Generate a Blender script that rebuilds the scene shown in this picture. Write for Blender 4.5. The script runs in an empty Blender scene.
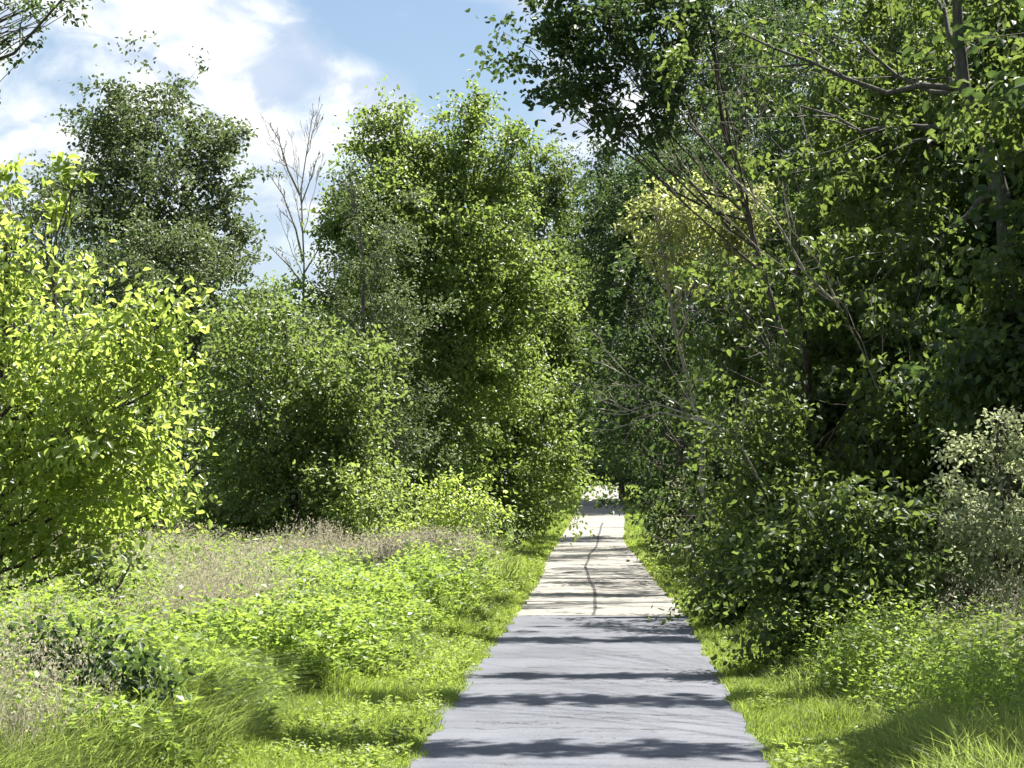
import bpy, math
import numpy as np
from mathutils import Vector

scene = bpy.context.scene
COL = scene.collection
R = math.radians

# ------------------------------------------------------------------ camera
F, CXP, CYP = 2200.0, 512.0, 384.0
VPX, VPY = 605.0, 475.0
CAM = np.array([0.0, 0.0, 2.0])
pitch = math.atan((VPY - CYP) / F)
yaw = math.atan((VPX - CXP) / math.hypot(F, VPY - CYP))
fwd = Vector((-math.sin(yaw) * math.cos(pitch), math.cos(yaw) * math.cos(pitch), math.sin(pitch)))
rgt = Vector((math.cos(yaw), math.sin(yaw), 0))
upv = rgt.cross(fwd)
cam_d = bpy.data.cameras.new('camera')
cam_d.lens = 36.0 * F / 1024.0
cam_d.sensor_width = 36.0
cam_d.clip_start = 0.1
cam_d.clip_end = 4000
cam = bpy.data.objects.new('camera', cam_d)
COL.objects.link(cam)
cam.location = CAM
cam.rotation_euler = fwd.to_track_quat('-Z', 'Y').to_euler()
scene.camera = cam


def at(px, py, Y):
    """world point seen at pixel px, py at distance Y along the path"""
    d = fwd * F + rgt * (px - CXP) + upv * (CYP - py)
    k = Y / d.y
    return np.array([d.x * k, Y, CAM[2] + d.z * k])


# ------------------------------------------------------------------ helpers
def h3(i, j, k):
    n = (i * 374761393 + j * 668265263 + k * 2147483647 * 3 + 12345) & 0xFFFFFFFF
    n = ((n ^ (n >> 13)) * 1274126177) & 0xFFFFFFFF
    n = n ^ (n >> 16)
    return (n & 0xFFFF) / 65535.0


def vnoise(P, s=1.0, seed=0):
    P = np.asarray(P, float) * s + seed * 17.31
    I = np.floor(P).astype(np.int64)
    f = P - I
    f = f * f * (3 - 2 * f)
    o = 0
    for a in (0, 1):
        wa = f[:, 0] if a else 1 - f[:, 0]
        for b in (0, 1):
            wb = f[:, 1] if b else 1 - f[:, 1]
            for c in (0, 1):
                wc = f[:, 2] if c else 1 - f[:, 2]
                o = o + wa * wb * wc * h3(I[:, 0] + a, I[:, 1] + b, I[:, 2] + c)
    return o


def nrm(v):
    return v / np.maximum(np.linalg.norm(v, axis=-1, keepdims=True), 1e-9)


PROF_Y = [-400, 0, 30, 36, 45, 60, 72, 82, 92, 107, 140, 155, 175, 210, 300, 900]
PROF_Z = [0, 0, 0, -.05, -.2, -.2, -.38, -.45, -.2, .15, 1.0, 1.22, 1.1, .2, -1.0, -1.0]


def gz(x, y):
    x = np.asarray(x, float)
    y = np.asarray(y, float)
    z = 0
    for o in (-3, 0, 3):
        z = z + np.interp(y + o, PROF_Y, PROF_Z) / 3
    side = np.clip((np.abs(x - pc(y)) - 1.5) / 5.0, 0, 1)
    return z - 0.10 * side + 0.05 * side * np.sin(x * .7 + y * .31) + .04 * side * np.sin(y * .83 - x * .4)


def pc(y):
    return np.interp(y, [0, 15, 32, 45, 65, 82, 107, 140, 175, 230], [-.11, -.11, -.07, -.17, -.4, -.5, -.22, -.2, -.3, -.6])


def mesh_obj(name, V, faces_list, mat, parent=None, tint=None, smooth=False, loc=None):
    """V (n,3); faces_list: list of (m,k) int arrays; tint: per face floats"""
    me = bpy.data.meshes.new(name)
    V = np.asarray(V, np.float32)
    me.vertices.add(len(V))
    me.vertices.foreach_set('co', V.ravel())
    loops = np.concatenate([np.asarray(f, np.int32).ravel() for f in faces_list])
    sizes = np.concatenate([np.full(len(f), np.asarray(f).shape[1], np.int32) for f in faces_list])
    starts = np.concatenate([[0], np.cumsum(sizes)[:-1]]).astype(np.int32)
    me.loops.add(len(loops))
    me.loops.foreach_set('vertex_index', loops)
    me.polygons.add(len(sizes))
    me.polygons.foreach_set('loop_start', starts)
    if smooth:
        me.polygons.foreach_set('use_smooth', np.ones(len(sizes), bool))
    if tint is not None:
        a = me.attributes.new('tint', 'FLOAT', 'FACE')
        a.data.foreach_set('value', np.asarray(tint, np.float32))
    me.update(calc_edges=True)
    me.materials.append(mat)
    o = bpy.data.objects.new(name, me)
    COL.objects.link(o)
    if parent is not None:
        o.parent = parent
    return o


def tag(o, label=None, cat=None, group=None, kind=None):
    if label: o['label'] = label
    if cat: o['category'] = cat
    if group: o['group'] = group
    if kind: o['kind'] = kind
    return o


def thing(name, label, cat, loc, group=None):
    o = bpy.data.objects.new(name, None)
    o.empty_display_size = .3
    COL.objects.link(o)
    o.location = [float(v) for v in loc]
    return tag(o, label, cat, group)


class Tubes:
    def __init__(s):
        s.V, s.Q, s.n = [], [], 0

    def add(s, pts, rad, k=6):
        pts = np.asarray(pts, float)
        m = len(pts)
        rad = np.broadcast_to(rad, (m,))
        t = nrm(np.gradient(pts, axis=0))
        ref = np.array([0, 0, 1.0]) if abs(t[m // 2, 2]) < .8 else np.array([1.0, 0.2, 0])
        a = nrm(np.cross(t, ref))
        b = np.cross(t, a)
        th = np.arange(k) * 2 * math.pi / k
        ring = pts[:, None] + rad[:, None, None] * (np.cos(th)[None, :, None] * a[:, None] + np.sin(th)[None, :, None] * b[:, None])
        s.V.append(ring.reshape(-1, 3))
        i = np.arange(m - 1)[:, None] * k
        j = np.arange(k)[None]
        q = np.stack([i + j, i + (j + 1) % k, i + k + (j + 1) % k, i + k + j], -1).reshape(-1, 4) + s.n
        s.Q.append(q)
        s.n += m * k

    def build(s, name, mat, parent, loc):
        V = np.concatenate(s.V) - np.asarray(loc)
        return mesh_obj(name, V, [np.concatenate(s.Q)], mat, parent, smooth=True)


def curve_pts(p0, p1, rng, n=7, sag=.15, wob=.06):
    p0 = np.asarray(p0, float); p1 = np.asarray(p1, float)
    t = np.linspace(0, 1, n)[:, None]
    L = np.linalg.norm(p1 - p0)
    mid = (p0 + p1) / 2 + np.array([0, 0, -sag * L]) + rng.normal(0, wob * L, 3)
    P = (1 - t) ** 2 * p0 + 2 * t * (1 - t) * mid + t * t * p1
    P[1:-1] += rng.normal(0, wob * .22 * L, (n - 2, 3))
    return P


OVAL = np.array([[0, 0, 0], [0, 1, -.10], [-.40, .32, .14], [-.31, .70, .08], [.40, .32, .14], [.31, .70, .08]])
OVAL_F = np.array([[0, 1, 3, 2], [0, 4, 5, 1]])
DIA = np.array([[0, 0, 0], [-.5, .45, .12], [0, 1, -.05], [.5, .45, .12]])
DIA_F = np.array([[0, 3, 2, 1]])


def leaf_geo(P, D, N, size, width=.75, oval=True):
    """P base points, D tip dirs, N approx normals, size lengths -> V, F"""
    D = nrm(D)
    S = nrm(np.cross(D, N))
    N = np.cross(S, D)
    T, TF = (OVAL, OVAL_F) if oval else (DIA, DIA_F)
    if oval:
        w = width
    else:
        w = width * .95
    sz = size[:, None, None]
    V = P[:, None] + sz * (w * T[None, :, 0:1] * S[:, None] + T[None, :, 1:2] * D[:, None] + T[None, :, 2:3] * N[:, None])
    n, m = len(P), len(T)
    Fc = (TF[None] + (np.arange(n) * m)[:, None, None]).reshape(-1, TF.shape[1])
    return V.reshape(-1, 3), Fc, len(TF)


# ------------------------------------------------------------------ sun
SUN_EL, SUN_AZ = R(60), R(55)   # azimuth measured from +X (right of the path) towards +Y (ahead)
S = np.array([math.cos(SUN_EL) * math.cos(SUN_AZ), math.cos(SUN_EL) * math.sin(SUN_AZ), math.sin(SUN_EL)])
sl = bpy.data.lights.new('sun', 'SUN')
sl.energy = 5.0
sl.angle = R(.53)
sl.color = (1.0, .95, .86)
so = bpy.data.objects.new('sun', sl)
COL.objects.link(so)
so.rotation_euler = Vector(S).to_track_quat('Z', 'Y').to_euler()
so.location = (20, 0, 40)

# shade bands on the path; right-hand crowns are cut away elsewhere to light it
BANDS = [(15.5, 16.4), (18.9, 20.0), (21.4, 21.9), (25.9, 27.0), (30.6, 30.9), (37.6, 38.1), (46, 46.3), (55.4, 56.2), (67, 68), (79, 80.5), (91, 93), (103, 300)]


# sun corridors cut through the crowns to light chosen spots
OPEN = [(at(700, 225, 41), 1.15), (at(1000, 535, 22.5), 2.1), (at(660, 235, 41), .7), (at(880, 110, 31.5), .9), (at(820, 230, 31.5), .7), (at(960, 60, 33), .8), (at(740, 110, 33), .7), (at(880, 380, 29), .5), (at(960, 230, 31), .6), (at(635, 395, 27.5), .55), (at(970, 590, 22.5), 1.4), (at(780, 470, 28), .5), (at(850, 500, 22.3), .5)]


def thin_out(P, rng, crn, verge=True):
    """which leaves of the right-hand trees stay; crn = one random number per leaf, shared within a spray"""
    t = (P[:, 2] - gz(P[:, 0], P[:, 1])) / S[2]
    lx = P[:, 0] - S[0] * t
    ly = P[:, 1] - S[1] * t
    c = pc(ly)
    u = lx - c
    keep = np.ones(len(P), bool)
    on = (np.abs(u) < 1.45) & (ly < 100)
    band = np.zeros(len(P), bool)
    for a, b in BANDS:
        w = .12 * np.sin(lx * 2.1 + a)
        band |= (ly > a + w) & (ly < b + w)
    streak = vnoise(np.stack([lx * .32, ly * 1.15, lx * 0], 1), 1.0, 14) * .75 + vnoise(np.stack([lx * .8, ly * 3, lx * 0], 1), 1.0, 15) * .25
    off = on & ~band & (streak < np.interp(ly, [14, 24, 34, 60, 90], [.74, .74, .76, .72, .60]))
    keep[off] = crn[off] < np.interp(ly[off], [15, 24, 30, 50, 70, 100], [.01, .03, .07, .12, .25, .5])
    flat = np.stack([lx, ly, lx * 0], 1)
    lv = (u <= -1.45) & (ly < 120)
    nl = vnoise(flat, .38, 7) * .7 + vnoise(flat, .9, 8) * .3
    if not verge:
        lv &= nl > .6
    keep[lv & (nl > np.where(u > -8, .50, .62)) & (crn > .14)] = False
    rv = (u >= 1.45) & (u < 2.4) & (ly < 60)
    nz = vnoise(flat, .55, 3)
    keep[rv & (nz > .62) & (crn > .15)] = False
    for (c, r) in OPEN:
        v = P - c
        a_ = v @ S
        pd = np.linalg.norm(v - a_[:, None] * S, axis=1)
        keep[(a_ > r * .9) & (pd < r) & (crn > .10)] = False
    return keep


# ------------------------------------------------------------------ materials
def nodes_of(name):
    m = bpy.data.materials.new(name)
    m.use_nodes = True
    nt = m.node_tree
    nt.nodes.clear()
    return m, nt, nt.nodes, nt.links


def leaf_mat(name, ca, cb, ct, trans=.45, rough=.42, spec=.45):
    """ca, cb reflect colours mixed per leaf; ct the colour of light passing through"""
    m, nt, N, L = nodes_of(name)
    at_ = N.new('ShaderNodeAttribute'); at_.attribute_name = 'tint'
    geo = N.new('ShaderNodeNewGeometry')
    nz = N.new('ShaderNodeTexNoise'); nz.inputs['Scale'].default_value = .9
    L.new(geo.outputs['Position'], nz.inputs['Vector'])
    mr = N.new('ShaderNodeMapRange')
    mr.inputs['From Min'].default_value = .35; mr.inputs['From Max'].default_value = .65
    mr.inputs['To Min'].default_value = -.2; mr.inputs['To Max'].default_value = .2
    L.new(nz.outputs['Fac'], mr.inputs['Value'])
    ad = N.new('ShaderNodeMath'); ad.operation = 'ADD'; ad.use_clamp = True
    L.new(at_.outputs['Fac'], ad.inputs[0]); L.new(mr.outputs[0], ad.inputs[1])
    mx = N.new('ShaderNodeMix'); mx.data_type = 'RGBA'
    mx.inputs['A'].default_value = (*ca, 1); mx.inputs['B'].default_value = (*cb, 1)
    L.new(ad.outputs[0], mx.inputs['Factor'])
    p = N.new('ShaderNodeBsdfPrincipled')
    p.inputs['Roughness'].default_value = rough
    p.inputs['Specular IOR Level'].default_value = spec
    L.new(mx.outputs['Result'], p.inputs['Base Color'])
    tr = N.new('ShaderNodeBsdfTranslucent')
    mt = N.new('ShaderNodeMix'); mt.data_type = 'RGBA'
    mt.inputs['A'].default_value = (*[c * .75 for c in ct], 1); mt.inputs['B'].default_value = (*ct, 1)
    L.new(ad.outputs[0], mt.inputs['Factor'])
    L.new(mt.outputs['Result'], tr.inputs['Color'])
    ms = N.new('ShaderNodeMixShader'); ms.inputs[0].default_value = trans
    L.new(p.outputs[0], ms.inputs[1]); L.new(tr.outputs[0], ms.inputs[2])
    o = N.new('ShaderNodeOutputMaterial')
    L.new(ms.outputs[0], o.inputs[0])
    return m


def bark_mat(name, a, b):
    m, nt, N, L = nodes_of(name)
    tc = N.new('ShaderNodeTexCoord')
    mp = N.new('ShaderNodeMapping'); mp.inputs['Scale'].default_value = (14, 14, 3)
    L.new(tc.outputs['Object'], mp.inputs[0])
    nz = N.new('ShaderNodeTexNoise'); nz.inputs['Scale'].default_value = 1.6; nz.inputs['Detail'].default_value = 6
    L.new(mp.outputs[0], nz.inputs['Vector'])
    cr = N.new('ShaderNodeValToRGB')
    cr.color_ramp.elements[0].position = .35; cr.color_ramp.elements[0].color = (*a, 1)
    cr.color_ramp.elements[1].position = .7; cr.color_ramp.elements[1].color = (*b, 1)
    L.new(nz.outputs['Fac'], cr.inputs[0])
    p = N.new('ShaderNodeBsdfPrincipled'); p.inputs['Roughness'].default_value = .85
    L.new(cr.outputs[0], p.inputs['Base Color'])
    bp = N.new('ShaderNodeBump'); bp.inputs['Strength'].default_value = .6; bp.inputs['Distance'].default_value = .03
    L.new(nz.outputs['Fac'], bp.inputs['Height']); L.new(bp.outputs[0], p.inputs['Normal'])
    o = N.new('ShaderNodeOutputMaterial'); L.new(p.outputs[0], o.inputs[0])
    return m


M = dict(
    yellow=leaf_mat('leaf_yellow_green', (.118, .174, .042), (.220, .272, .080), (.52, .66, .13), .56, .36, .5),
    straw=leaf_mat('leaf_straw_green', (.150, .180, .060), (.270, .295, .120), (.56, .62, .20), .5),
    lime=leaf_mat('leaf_lime', (.115, .170, .048), (.215, .270, .085), (.42, .54, .13), .5),
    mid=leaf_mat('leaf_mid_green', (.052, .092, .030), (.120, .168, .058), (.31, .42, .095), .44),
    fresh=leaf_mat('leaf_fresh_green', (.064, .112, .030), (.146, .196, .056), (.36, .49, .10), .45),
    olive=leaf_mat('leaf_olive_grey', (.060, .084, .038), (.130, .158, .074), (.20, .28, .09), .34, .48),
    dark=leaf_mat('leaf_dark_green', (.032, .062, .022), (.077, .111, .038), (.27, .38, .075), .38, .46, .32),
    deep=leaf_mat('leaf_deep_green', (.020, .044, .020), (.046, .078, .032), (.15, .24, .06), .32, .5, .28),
    pale=leaf_mat('leaf_pale_silver', (.190, .225, .120), (.340, .370, .220), (.52, .58, .30), .52, .45, .4),
    grass=leaf_mat('grass_blade', (.105, .160, .038), (.210, .260, .085), (.42, .54, .12), .45, .5, .3),
    lawn=leaf_mat('lawn_blade', (.125, .190, .034), (.230, .295, .070), (.46, .60, .10), .45, .5, .3),
    weed=leaf_mat('weed_leaf', (.090, .160, .030), (.190, .260, .060), (.42, .58, .09), .48, .45, .35),
    dry=leaf_mat('dry_grass', (.34, .31, .21), (.58, .54, .41), (.50, .46, .34), .42, .6, .2),
    bark=bark_mat('bark_brown', (.035, .028, .022), (.11, .092, .075)),
    bark_dim=bark_mat('bark_dim_grey', (.045, .042, .038), (.12, .112, .10)),
    bark_grey=bark_mat('bark_grey', (.07, .065, .058), (.20, .185, .165)),
    dead=bark_mat('dead_wood', (.16, .14, .11), (.42, .38, .31)),
)


# ------------------------------------------------------------------ trees
def crown_geo(lobes, rng, leaf, lai, mat, spray=.30, per=34, width=.75, gap=.38, prune=False, oval=True, droop=.25, flat=.7, bough=.85, jut=(.60, .50), lone_f=.10):
    Vs, Fs, Ts, tips = [], [], [], []
    base = 0
    for (C, rad) in lobes:
        A = math.pi * rad[0] * rad[2]
        n_leaf = lai * A / (.34 * leaf * leaf * width / .75)
        m = max(6, int(n_leaf / per))
        rm = rad.mean()
        # boughs: flattened drooping masses around the lobe, with hollows between them
        nb = int(np.clip(9 + 9 * (rm / bough) ** 1.4, 10, 70))
        qb = nrm(rng.normal(size=(nb, 3)) + np.array([0, 0, .15]))
        jag = jut[0] + jut[1] * rng.random(nb)
        cb = C + qb * jag[:, None] * rad
        sb = np.minimum(rm * .46, bough) * rng.uniform(.65, 1.35, nb)
        wt = sb ** 2
        bi = rng.choice(nb, m, p=wt / wt.sum())
        ob = nrm(qb * np.array([1, 1, .35]) + rng.normal(0, .25, (nb, 3)) - np.array([0, 0, .22]))
        g3 = rng.normal(0, .55, (m, 3))
        along_b = rng.uniform(-1.0, 1.25, m)
        pos = cb[bi] + ob[bi] * (along_b * sb[bi])[:, None] + g3 * (sb[bi] * (1 - .35 * along_b))[:, None] * np.array([.75, .75, .42])
        lone = rng.random(m) < lone_f
        ql = nrm(rng.normal(size=(m, 3)))
        pos[lone] = (C + ql * (rng.random(m) ** .4 * 1.02)[:, None] * rad)[lone]
        q = nrm(ob[bi] * .7 + nrm((pos - C) / rad) * .5)
        g = vnoise(pos, 1.0 / .38, 9)
        kg = g > gap - .12
        pos, q = pos[kg], q[kg]
        m = len(pos)
        tips.append(pos)
        k = rng.integers(int(per * .55), int(per * 1.45), m)
        idx = np.repeat(np.arange(m), k)
        n = len(idx)
        od = nrm(q * np.array([1, 1, .6]) + rng.normal(0, .35, (m, 3)))
        od_l = od[idx]
        sp = spray * rng.uniform(.7, 1.35, m)[idx]
        along = rng.uniform(-1, 1.15, n)
        P = pos[idx] + od_l * (along * sp)[:, None] + rng.normal(0, 1, (n, 3)) * (sp * .42)[:, None] * np.array([1, 1, flat])
        D = od_l * .7 + rng.normal(0, .75, (n, 3)) + np.array([0, 0, -droop])
        Nn = np.array([0, 0, .75]) + rng.normal(0, .62, (n, 3)) + .35 * od_l
        size = leaf * rng.uniform(.65, 1.25, n)
        tint = np.clip(rng.normal(.45, .22, n) + (rng.random(m)[idx] - .5) * .35, 0, 1)
        if prune:
            kp = thin_out(P, rng, rng.random(m)[idx], prune != 'path')
            P, D, Nn, size, tint = P[kp], D[kp], Nn[kp], size[kp], tint[kp]
        kp = P[:, 2] > gz(P[:, 0], P[:, 1]) + .08
        P, D, Nn, size, tint = P[kp], D[kp], Nn[kp], size[kp], tint[kp]
        if not len(P):
            continue
        V, Fc, c = leaf_geo(P, D, Nn, size, width, oval)
        Vs.append(V); Fs.append(Fc + base); Ts.append(np.repeat(tint, c))
        base += len(V)
    return np.concatenate(Vs), np.concatenate(Fs), np.concatenate(Ts), tips


SEED = [100]
STAT = {}


def px_lobes(lobes, d, rng, dscale=1.0):
    out = []
    for l in lobes:
        if l[0] == 'w':
            out.append((np.array(l[1:4], float), np.array(l[4:7], float)))
            continue
        px, py, rx, ry = l[:4]
        dd = d + (l[4] if len(l) > 4 else rng.uniform(-.5, .5) * rx * d / F)
        k = dd / F
        out.append((at(px, py, dd), np.array([rx * k, max(rx, ry * .6) * k * dscale, ry * k])))
    return out


def tree(name, label, cat, d, bx, lobes, leaf=.09, mat='mid', lai=3.0, r0=.14, bark='bark', group=None, trunk_top=None, trunk_pts=None, twigs=18, limbs=True, dscale=1.0, **kw):
    SEED[0] += 1
    rng = np.random.default_rng(SEED[0])
    L = px_lobes(lobes, d, rng, dscale)
    bxw = at(bx, VPY, d)[0]
    base = np.array([bxw, d, float(gz(bxw, d)) - .06])
    root = thing(name, label, cat, base, group)
    V, Fc, Ti, tips = crown_geo(L, rng, leaf, lai, mat, **kw)
    mesh_obj('crown', V - base, [Fc], M[mat], root, Ti)
    STAT[label] = len(Fc)
    tb = Tubes()
    top = max(L, key=lambda l: l[0][2])
    tp = top[0] + np.array([0, 0, .5 * top[1][2]]) if trunk_top is None else trunk_top
    if trunk_pts is not None:
        P = np.vstack([base[None], trunk_pts])
    else:
        P = curve_pts(base, tp, rng, 9, 0, .035)
    rr = np.interp(np.linspace(0, 1, len(P)), [0, .08, 1], [r0 * 1.35, r0, r0 * .22])
    tb.add(P, rr, 9)
    for (C, rad), tp_ in zip(L, tips):
        f = np.clip((C[2] - base[2]) / max(.5, P[-1, 2] - base[2]) * .72, .12, .9)
        i = f * (len(P) - 1)
        i0 = int(i)
        p0 = P[i0] + (P[min(i0 + 1, len(P) - 1)] - P[i0]) * (i - i0)
        rl = r0 * (1 - .75 * f) * .55
        if limbs:
            Q = curve_pts(p0, C + np.array([0, 0, rad[2] * .3]), rng, 7, .10, .07)
            tb.add(Q, np.linspace(rl, rl * .3, 7), 6)
        else:
            Q = P[max(0, i0 - 1):]
        for t in range(min(twigs, len(tp_))):
            e = tp_[rng.integers(len(tp_))]
            s = Q[rng.integers(len(Q) // 2, len(Q))]
            tb.add(curve_pts(s, e, rng, 5, .06, .08), np.linspace(max(.007, rl * .22), .004, 5), 4)
    tb.build('trunk', M[bark], root, base)
    return root


def bare_tree(name, label, cat, base, pts, r0, rng, mat='dead', levels=3, spread=.6, nb=(5, 4, 3), upw=.5, group=None, parts='trunk', reach=1.0):
    root = thing(name, label, cat, base, group)
    tb = Tubes()

    def grow(P, r, lev):
        P = np.asarray(P)
        tb.add(P, np.linspace(r, max(.004, r * .22), len(P)), 7 if lev == 0 else 4)
        if lev >= levels:
            return
        L = np.linalg.norm(P[-1] - P[0])
        for i in range(nb[lev]):
            f = rng.uniform(.25, .95) if lev else .3 + .65 * (i + rng.random()) / nb[lev]
            j = f * (len(P) - 1)
            j0 = int(j)
            s = P[j0] + (P[min(j0 + 1, len(P) - 1)] - P[j0]) * (j - j0)
            t = nrm(P[min(j0 + 1, len(P) - 1)] - P[max(j0 - 1, 0)])
            dr = nrm(t * .75 + spread * rng.normal(0, 1, 3) + np.array([0, 0, upw * .6]))
            l = L * rng.uniform(.28, .5) * (1.15 - .95 * f) * (reach if lev == 0 else 1)
            e = s + dr * l + np.array([0, 0, upw * .25 * l])
            grow(curve_pts(s, e, rng, 6, .12 * upw, .06), max(.005, r * (1 - .7 * f) * .55), lev + 1)

    for p, r in pts:
        grow(p, r, 0)
    tb.build(parts, M[mat], root, base)
    return root


exec_trees = True
# ---- left side
tree('young_tree', 'young tree with large glowing yellow-green leaves at the left edge of the meadow', 'tree', 24, -60,
     [(15, 300, 80, 62), (95, 340, 68, 46), (55, 405, 100, 60), (125, 420, 48, 55), (35, 480, 100, 58), (110, 490, 54, 40), (-70, 380, 80, 150),
      (155, 335, 36, 24), (20, 555, 58, 36), (5, 245, 32, 28), (65, 540, 42, 28), (-80, 250, 60, 70), (145, 385, 42, 30), (20, 400, 70, 60, 1.2), (60, 500, 80, 50, 1.0), (10, 520, 70, 50), (90, 450, 60, 50, -.8), (95, 565, 36, 22), (178, 372, 20, 22)],
     leaf=.105, mat='yellow', lai=3.0, r0=.08, spray=.26, per=24, width=.66, gap=.42, bough=.5, jut=(.5, .85), flat=.6, droop=.35)
tree('sapling', 'thin sapling with a few bright yellow leaves above the glowing young tree', 'tree', 25.5, -6,
     [(78, 182, 16, 22), (60, 205, 14, 14), (4, 185, 12, 18), (-10, 215, 14, 18)], leaf=.14, mat='yellow', lai=1.2, r0=.03, per=12, spray=.16, gap=.1)
tree('hedge_tree', 'small grey-green tree peeping up behind the glowing young tree', 'tree', 42, 52,
     [(52, 205, 32, 38), (30, 215, 20, 30), (45, 260, 45, 45), (20, 330, 60, 60)], leaf=.085, mat='olive', lai=2.0, r0=.08)
tree('round_topped_tree', 'tall round-topped grey-green tree rising highest at left', 'tree', 62, 152,
     [(150, 122, 66, 42), (110, 165, 36, 60), (165, 185, 68, 65), (150, 260, 78, 62), (100, 235, 40, 60), (218, 160, 24, 38), (205, 120, 14, 18),
      (216, 215, 24, 30), (150, 340, 80, 60), (205, 270, 36, 40), (240, 235, 18, 14)],
     leaf=.14, mat='olive', lai=4.2, r0=.22, gap=.43, spray=.36, jut=(.55, .38), lone_f=.05, twigs=24)
tree('olive_tree', 'lower olive-tinted tree in front of the tall round-topped tree', 'tree', 57, 180,
     [(155, 250, 42, 40), (185, 275, 50, 45), (140, 300, 60, 45), (215, 305, 40, 35), (200, 350, 50, 40)], leaf=.11, mat='olive', lai=3.8, r0=.14, gap=.38)
tree('spreading_tree', 'rounded dark-bottomed tree at the back of the meadow left of the tall centre tree', 'tree', 47, 290,
     [(285, 345, 62, 42), (335, 370, 48, 42), (250, 400, 48, 55), (310, 430, 70, 55), (235, 465, 44, 60), (290, 500, 70, 48), (225, 520, 38, 34), (350, 440, 42, 50), (340, 500, 50, 44)],
     leaf=.12, mat='mid', lai=4.4, r0=.16, gap=.41, spray=.36)
tree('back_tree', 'shaded tree closing the gap behind the bare tree', 'tree', 78, 270,
     [(265, 330, 60, 30), (300, 345, 50, 40), (225, 350, 55, 50), (330, 330, 30, 40)], leaf=.12, mat='mid', lai=3, r0=.15)
tree('back_tree', 'dim tree filling the gap behind the dark-bottomed rounded tree', 'tree', 92, 270,
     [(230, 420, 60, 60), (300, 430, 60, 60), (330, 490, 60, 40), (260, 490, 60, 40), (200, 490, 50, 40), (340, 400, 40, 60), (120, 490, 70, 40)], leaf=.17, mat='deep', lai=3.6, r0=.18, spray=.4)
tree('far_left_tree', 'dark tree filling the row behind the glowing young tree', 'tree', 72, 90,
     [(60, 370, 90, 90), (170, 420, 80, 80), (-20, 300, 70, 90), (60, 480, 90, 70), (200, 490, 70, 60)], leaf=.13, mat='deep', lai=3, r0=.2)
tree('tall_spiky_tree', 'tallest centre tree with spiky leading shoots at its top', 'tree', 66, 430,
     [(397, 140, 22, 42), (425, 165, 40, 45), (468, 130, 20, 42), (478, 105, 12, 22), (497, 165, 30, 34), (455, 215, 62, 55), (380, 215, 40, 55), (365, 160, 20, 30), (518, 140, 18, 16),
      (500, 225, 34, 50), (350, 250, 22, 40), (400, 300, 66, 70), (480, 310, 62, 65), (385, 380, 50, 60), (512, 290, 34, 50), (450, 400, 60, 50), (375, 118, 10, 18), (425, 250, 44, 60, -2), (440, 340, 46, 50, -2.5), (500, 380, 40, 40), (420, 420, 46, 44, -2), (448, 178, 20, 34), (350, 200, 16, 30)],
     leaf=.14, mat='fresh', lai=4.6, r0=.22, gap=.43, spray=.42, twigs=22)
tree('tall_tree', 'tree hidden in the row behind the tallest centre tree', 'tree', 104, 450,
     [(430, 230, 70, 80), (470, 330, 80, 80), (390, 330, 60, 80), (500, 220, 50, 50), (420, 440, 80, 60)], leaf=.17, mat='mid', lai=3.4, r0=.2, spray=.45)
tree('slender_tree', 'slender olive tree with pale trunk in front of the tall centre tree', 'tree', 58, 393,
     [(380, 240, 36, 50), (370, 310, 40, 50), (400, 330, 34, 60), (385, 390, 40, 40), (350, 190, 16, 26), (410, 440, 40, 36)], leaf=.09, mat='olive', lai=2.0, r0=.10, bark='bark_grey', gap=.40)
tree('leaning_tree', 'bushy bright tree leaning over the left edge of the path', 'tree', 74, 500,
     [(520, 470, 52, 44), (545, 430, 32, 40), (480, 440, 46, 45), (555, 488, 28, 34), (500, 500, 46, 26), (440, 470, 36, 44), (470, 390, 40, 40), (520, 380, 36, 36)],
     leaf=.15, mat='fresh', lai=4.2, r0=.16, gap=.41, spray=.42)
tree('shade_tree', 'dark tree beside the path behind the tall centre tree', 'tree', 80, 520,
     [(545, 225, 34, 55), (552, 310, 32, 55), (562, 380, 24, 40), (520, 320, 44, 60), (555, 180, 22, 30), (540, 400, 34, 50), (540, 270, 30, 40, -3), (530, 170, 20, 26)], leaf=.14, mat='dark', lai=4.2, r0=.18)
tree('shrub', 'dark shrub on the back edge of the meadow below the tall round-topped tree', 'shrub', 50, 130,
     [(110, 500, 50, 40), (160, 515, 44, 34), (60, 510, 50, 40), (190, 525, 30, 24), (150, 480, 40, 30)], leaf=.11, mat='mid', lai=3.4, r0=.05, gap=.36, twigs=8)
tree('shrub', 'shrub between the dark-bottomed rounded tree and the tall centre tree', 'shrub', 62, 400,
     [(395, 470, 36, 40), (420, 500, 44, 34), (380, 515, 40, 26), (440, 440, 34, 44)], leaf=.12, mat='mid', lai=3.4, r0=.05, gap=.36, twigs=8)
tree('bush', 'round pale green bush at the meadow edge beneath the tall centre tree', 'bush', 45, 352,
     [(345, 490, 34, 28), (370, 515, 44, 30), (335, 530, 28, 24), (390, 545, 40, 16), (350, 552, 36, 14)], leaf=.10, mat='lime', lai=3.0, r0=.04, gap=.3, twigs=8)
tree('bush', 'yellow-green low bush right of the round pale green bush', 'bush', 43, 415,
     [(405, 545, 34, 20), (440, 505, 36, 22), (430, 540, 30, 22), (470, 515, 26, 22), (385, 558, 24, 10)], leaf=.085, mat='yellow', lai=2.2, r0=.03, gap=.36, twigs=8)
tree('bush', 'small bush standing in shade under the leaning bright tree', 'bush', 56, 470,
     [(460, 520, 30, 22), (490, 530, 30, 16)], leaf=.10, mat='mid', lai=3, r0=.04, twigs=6)

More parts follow.
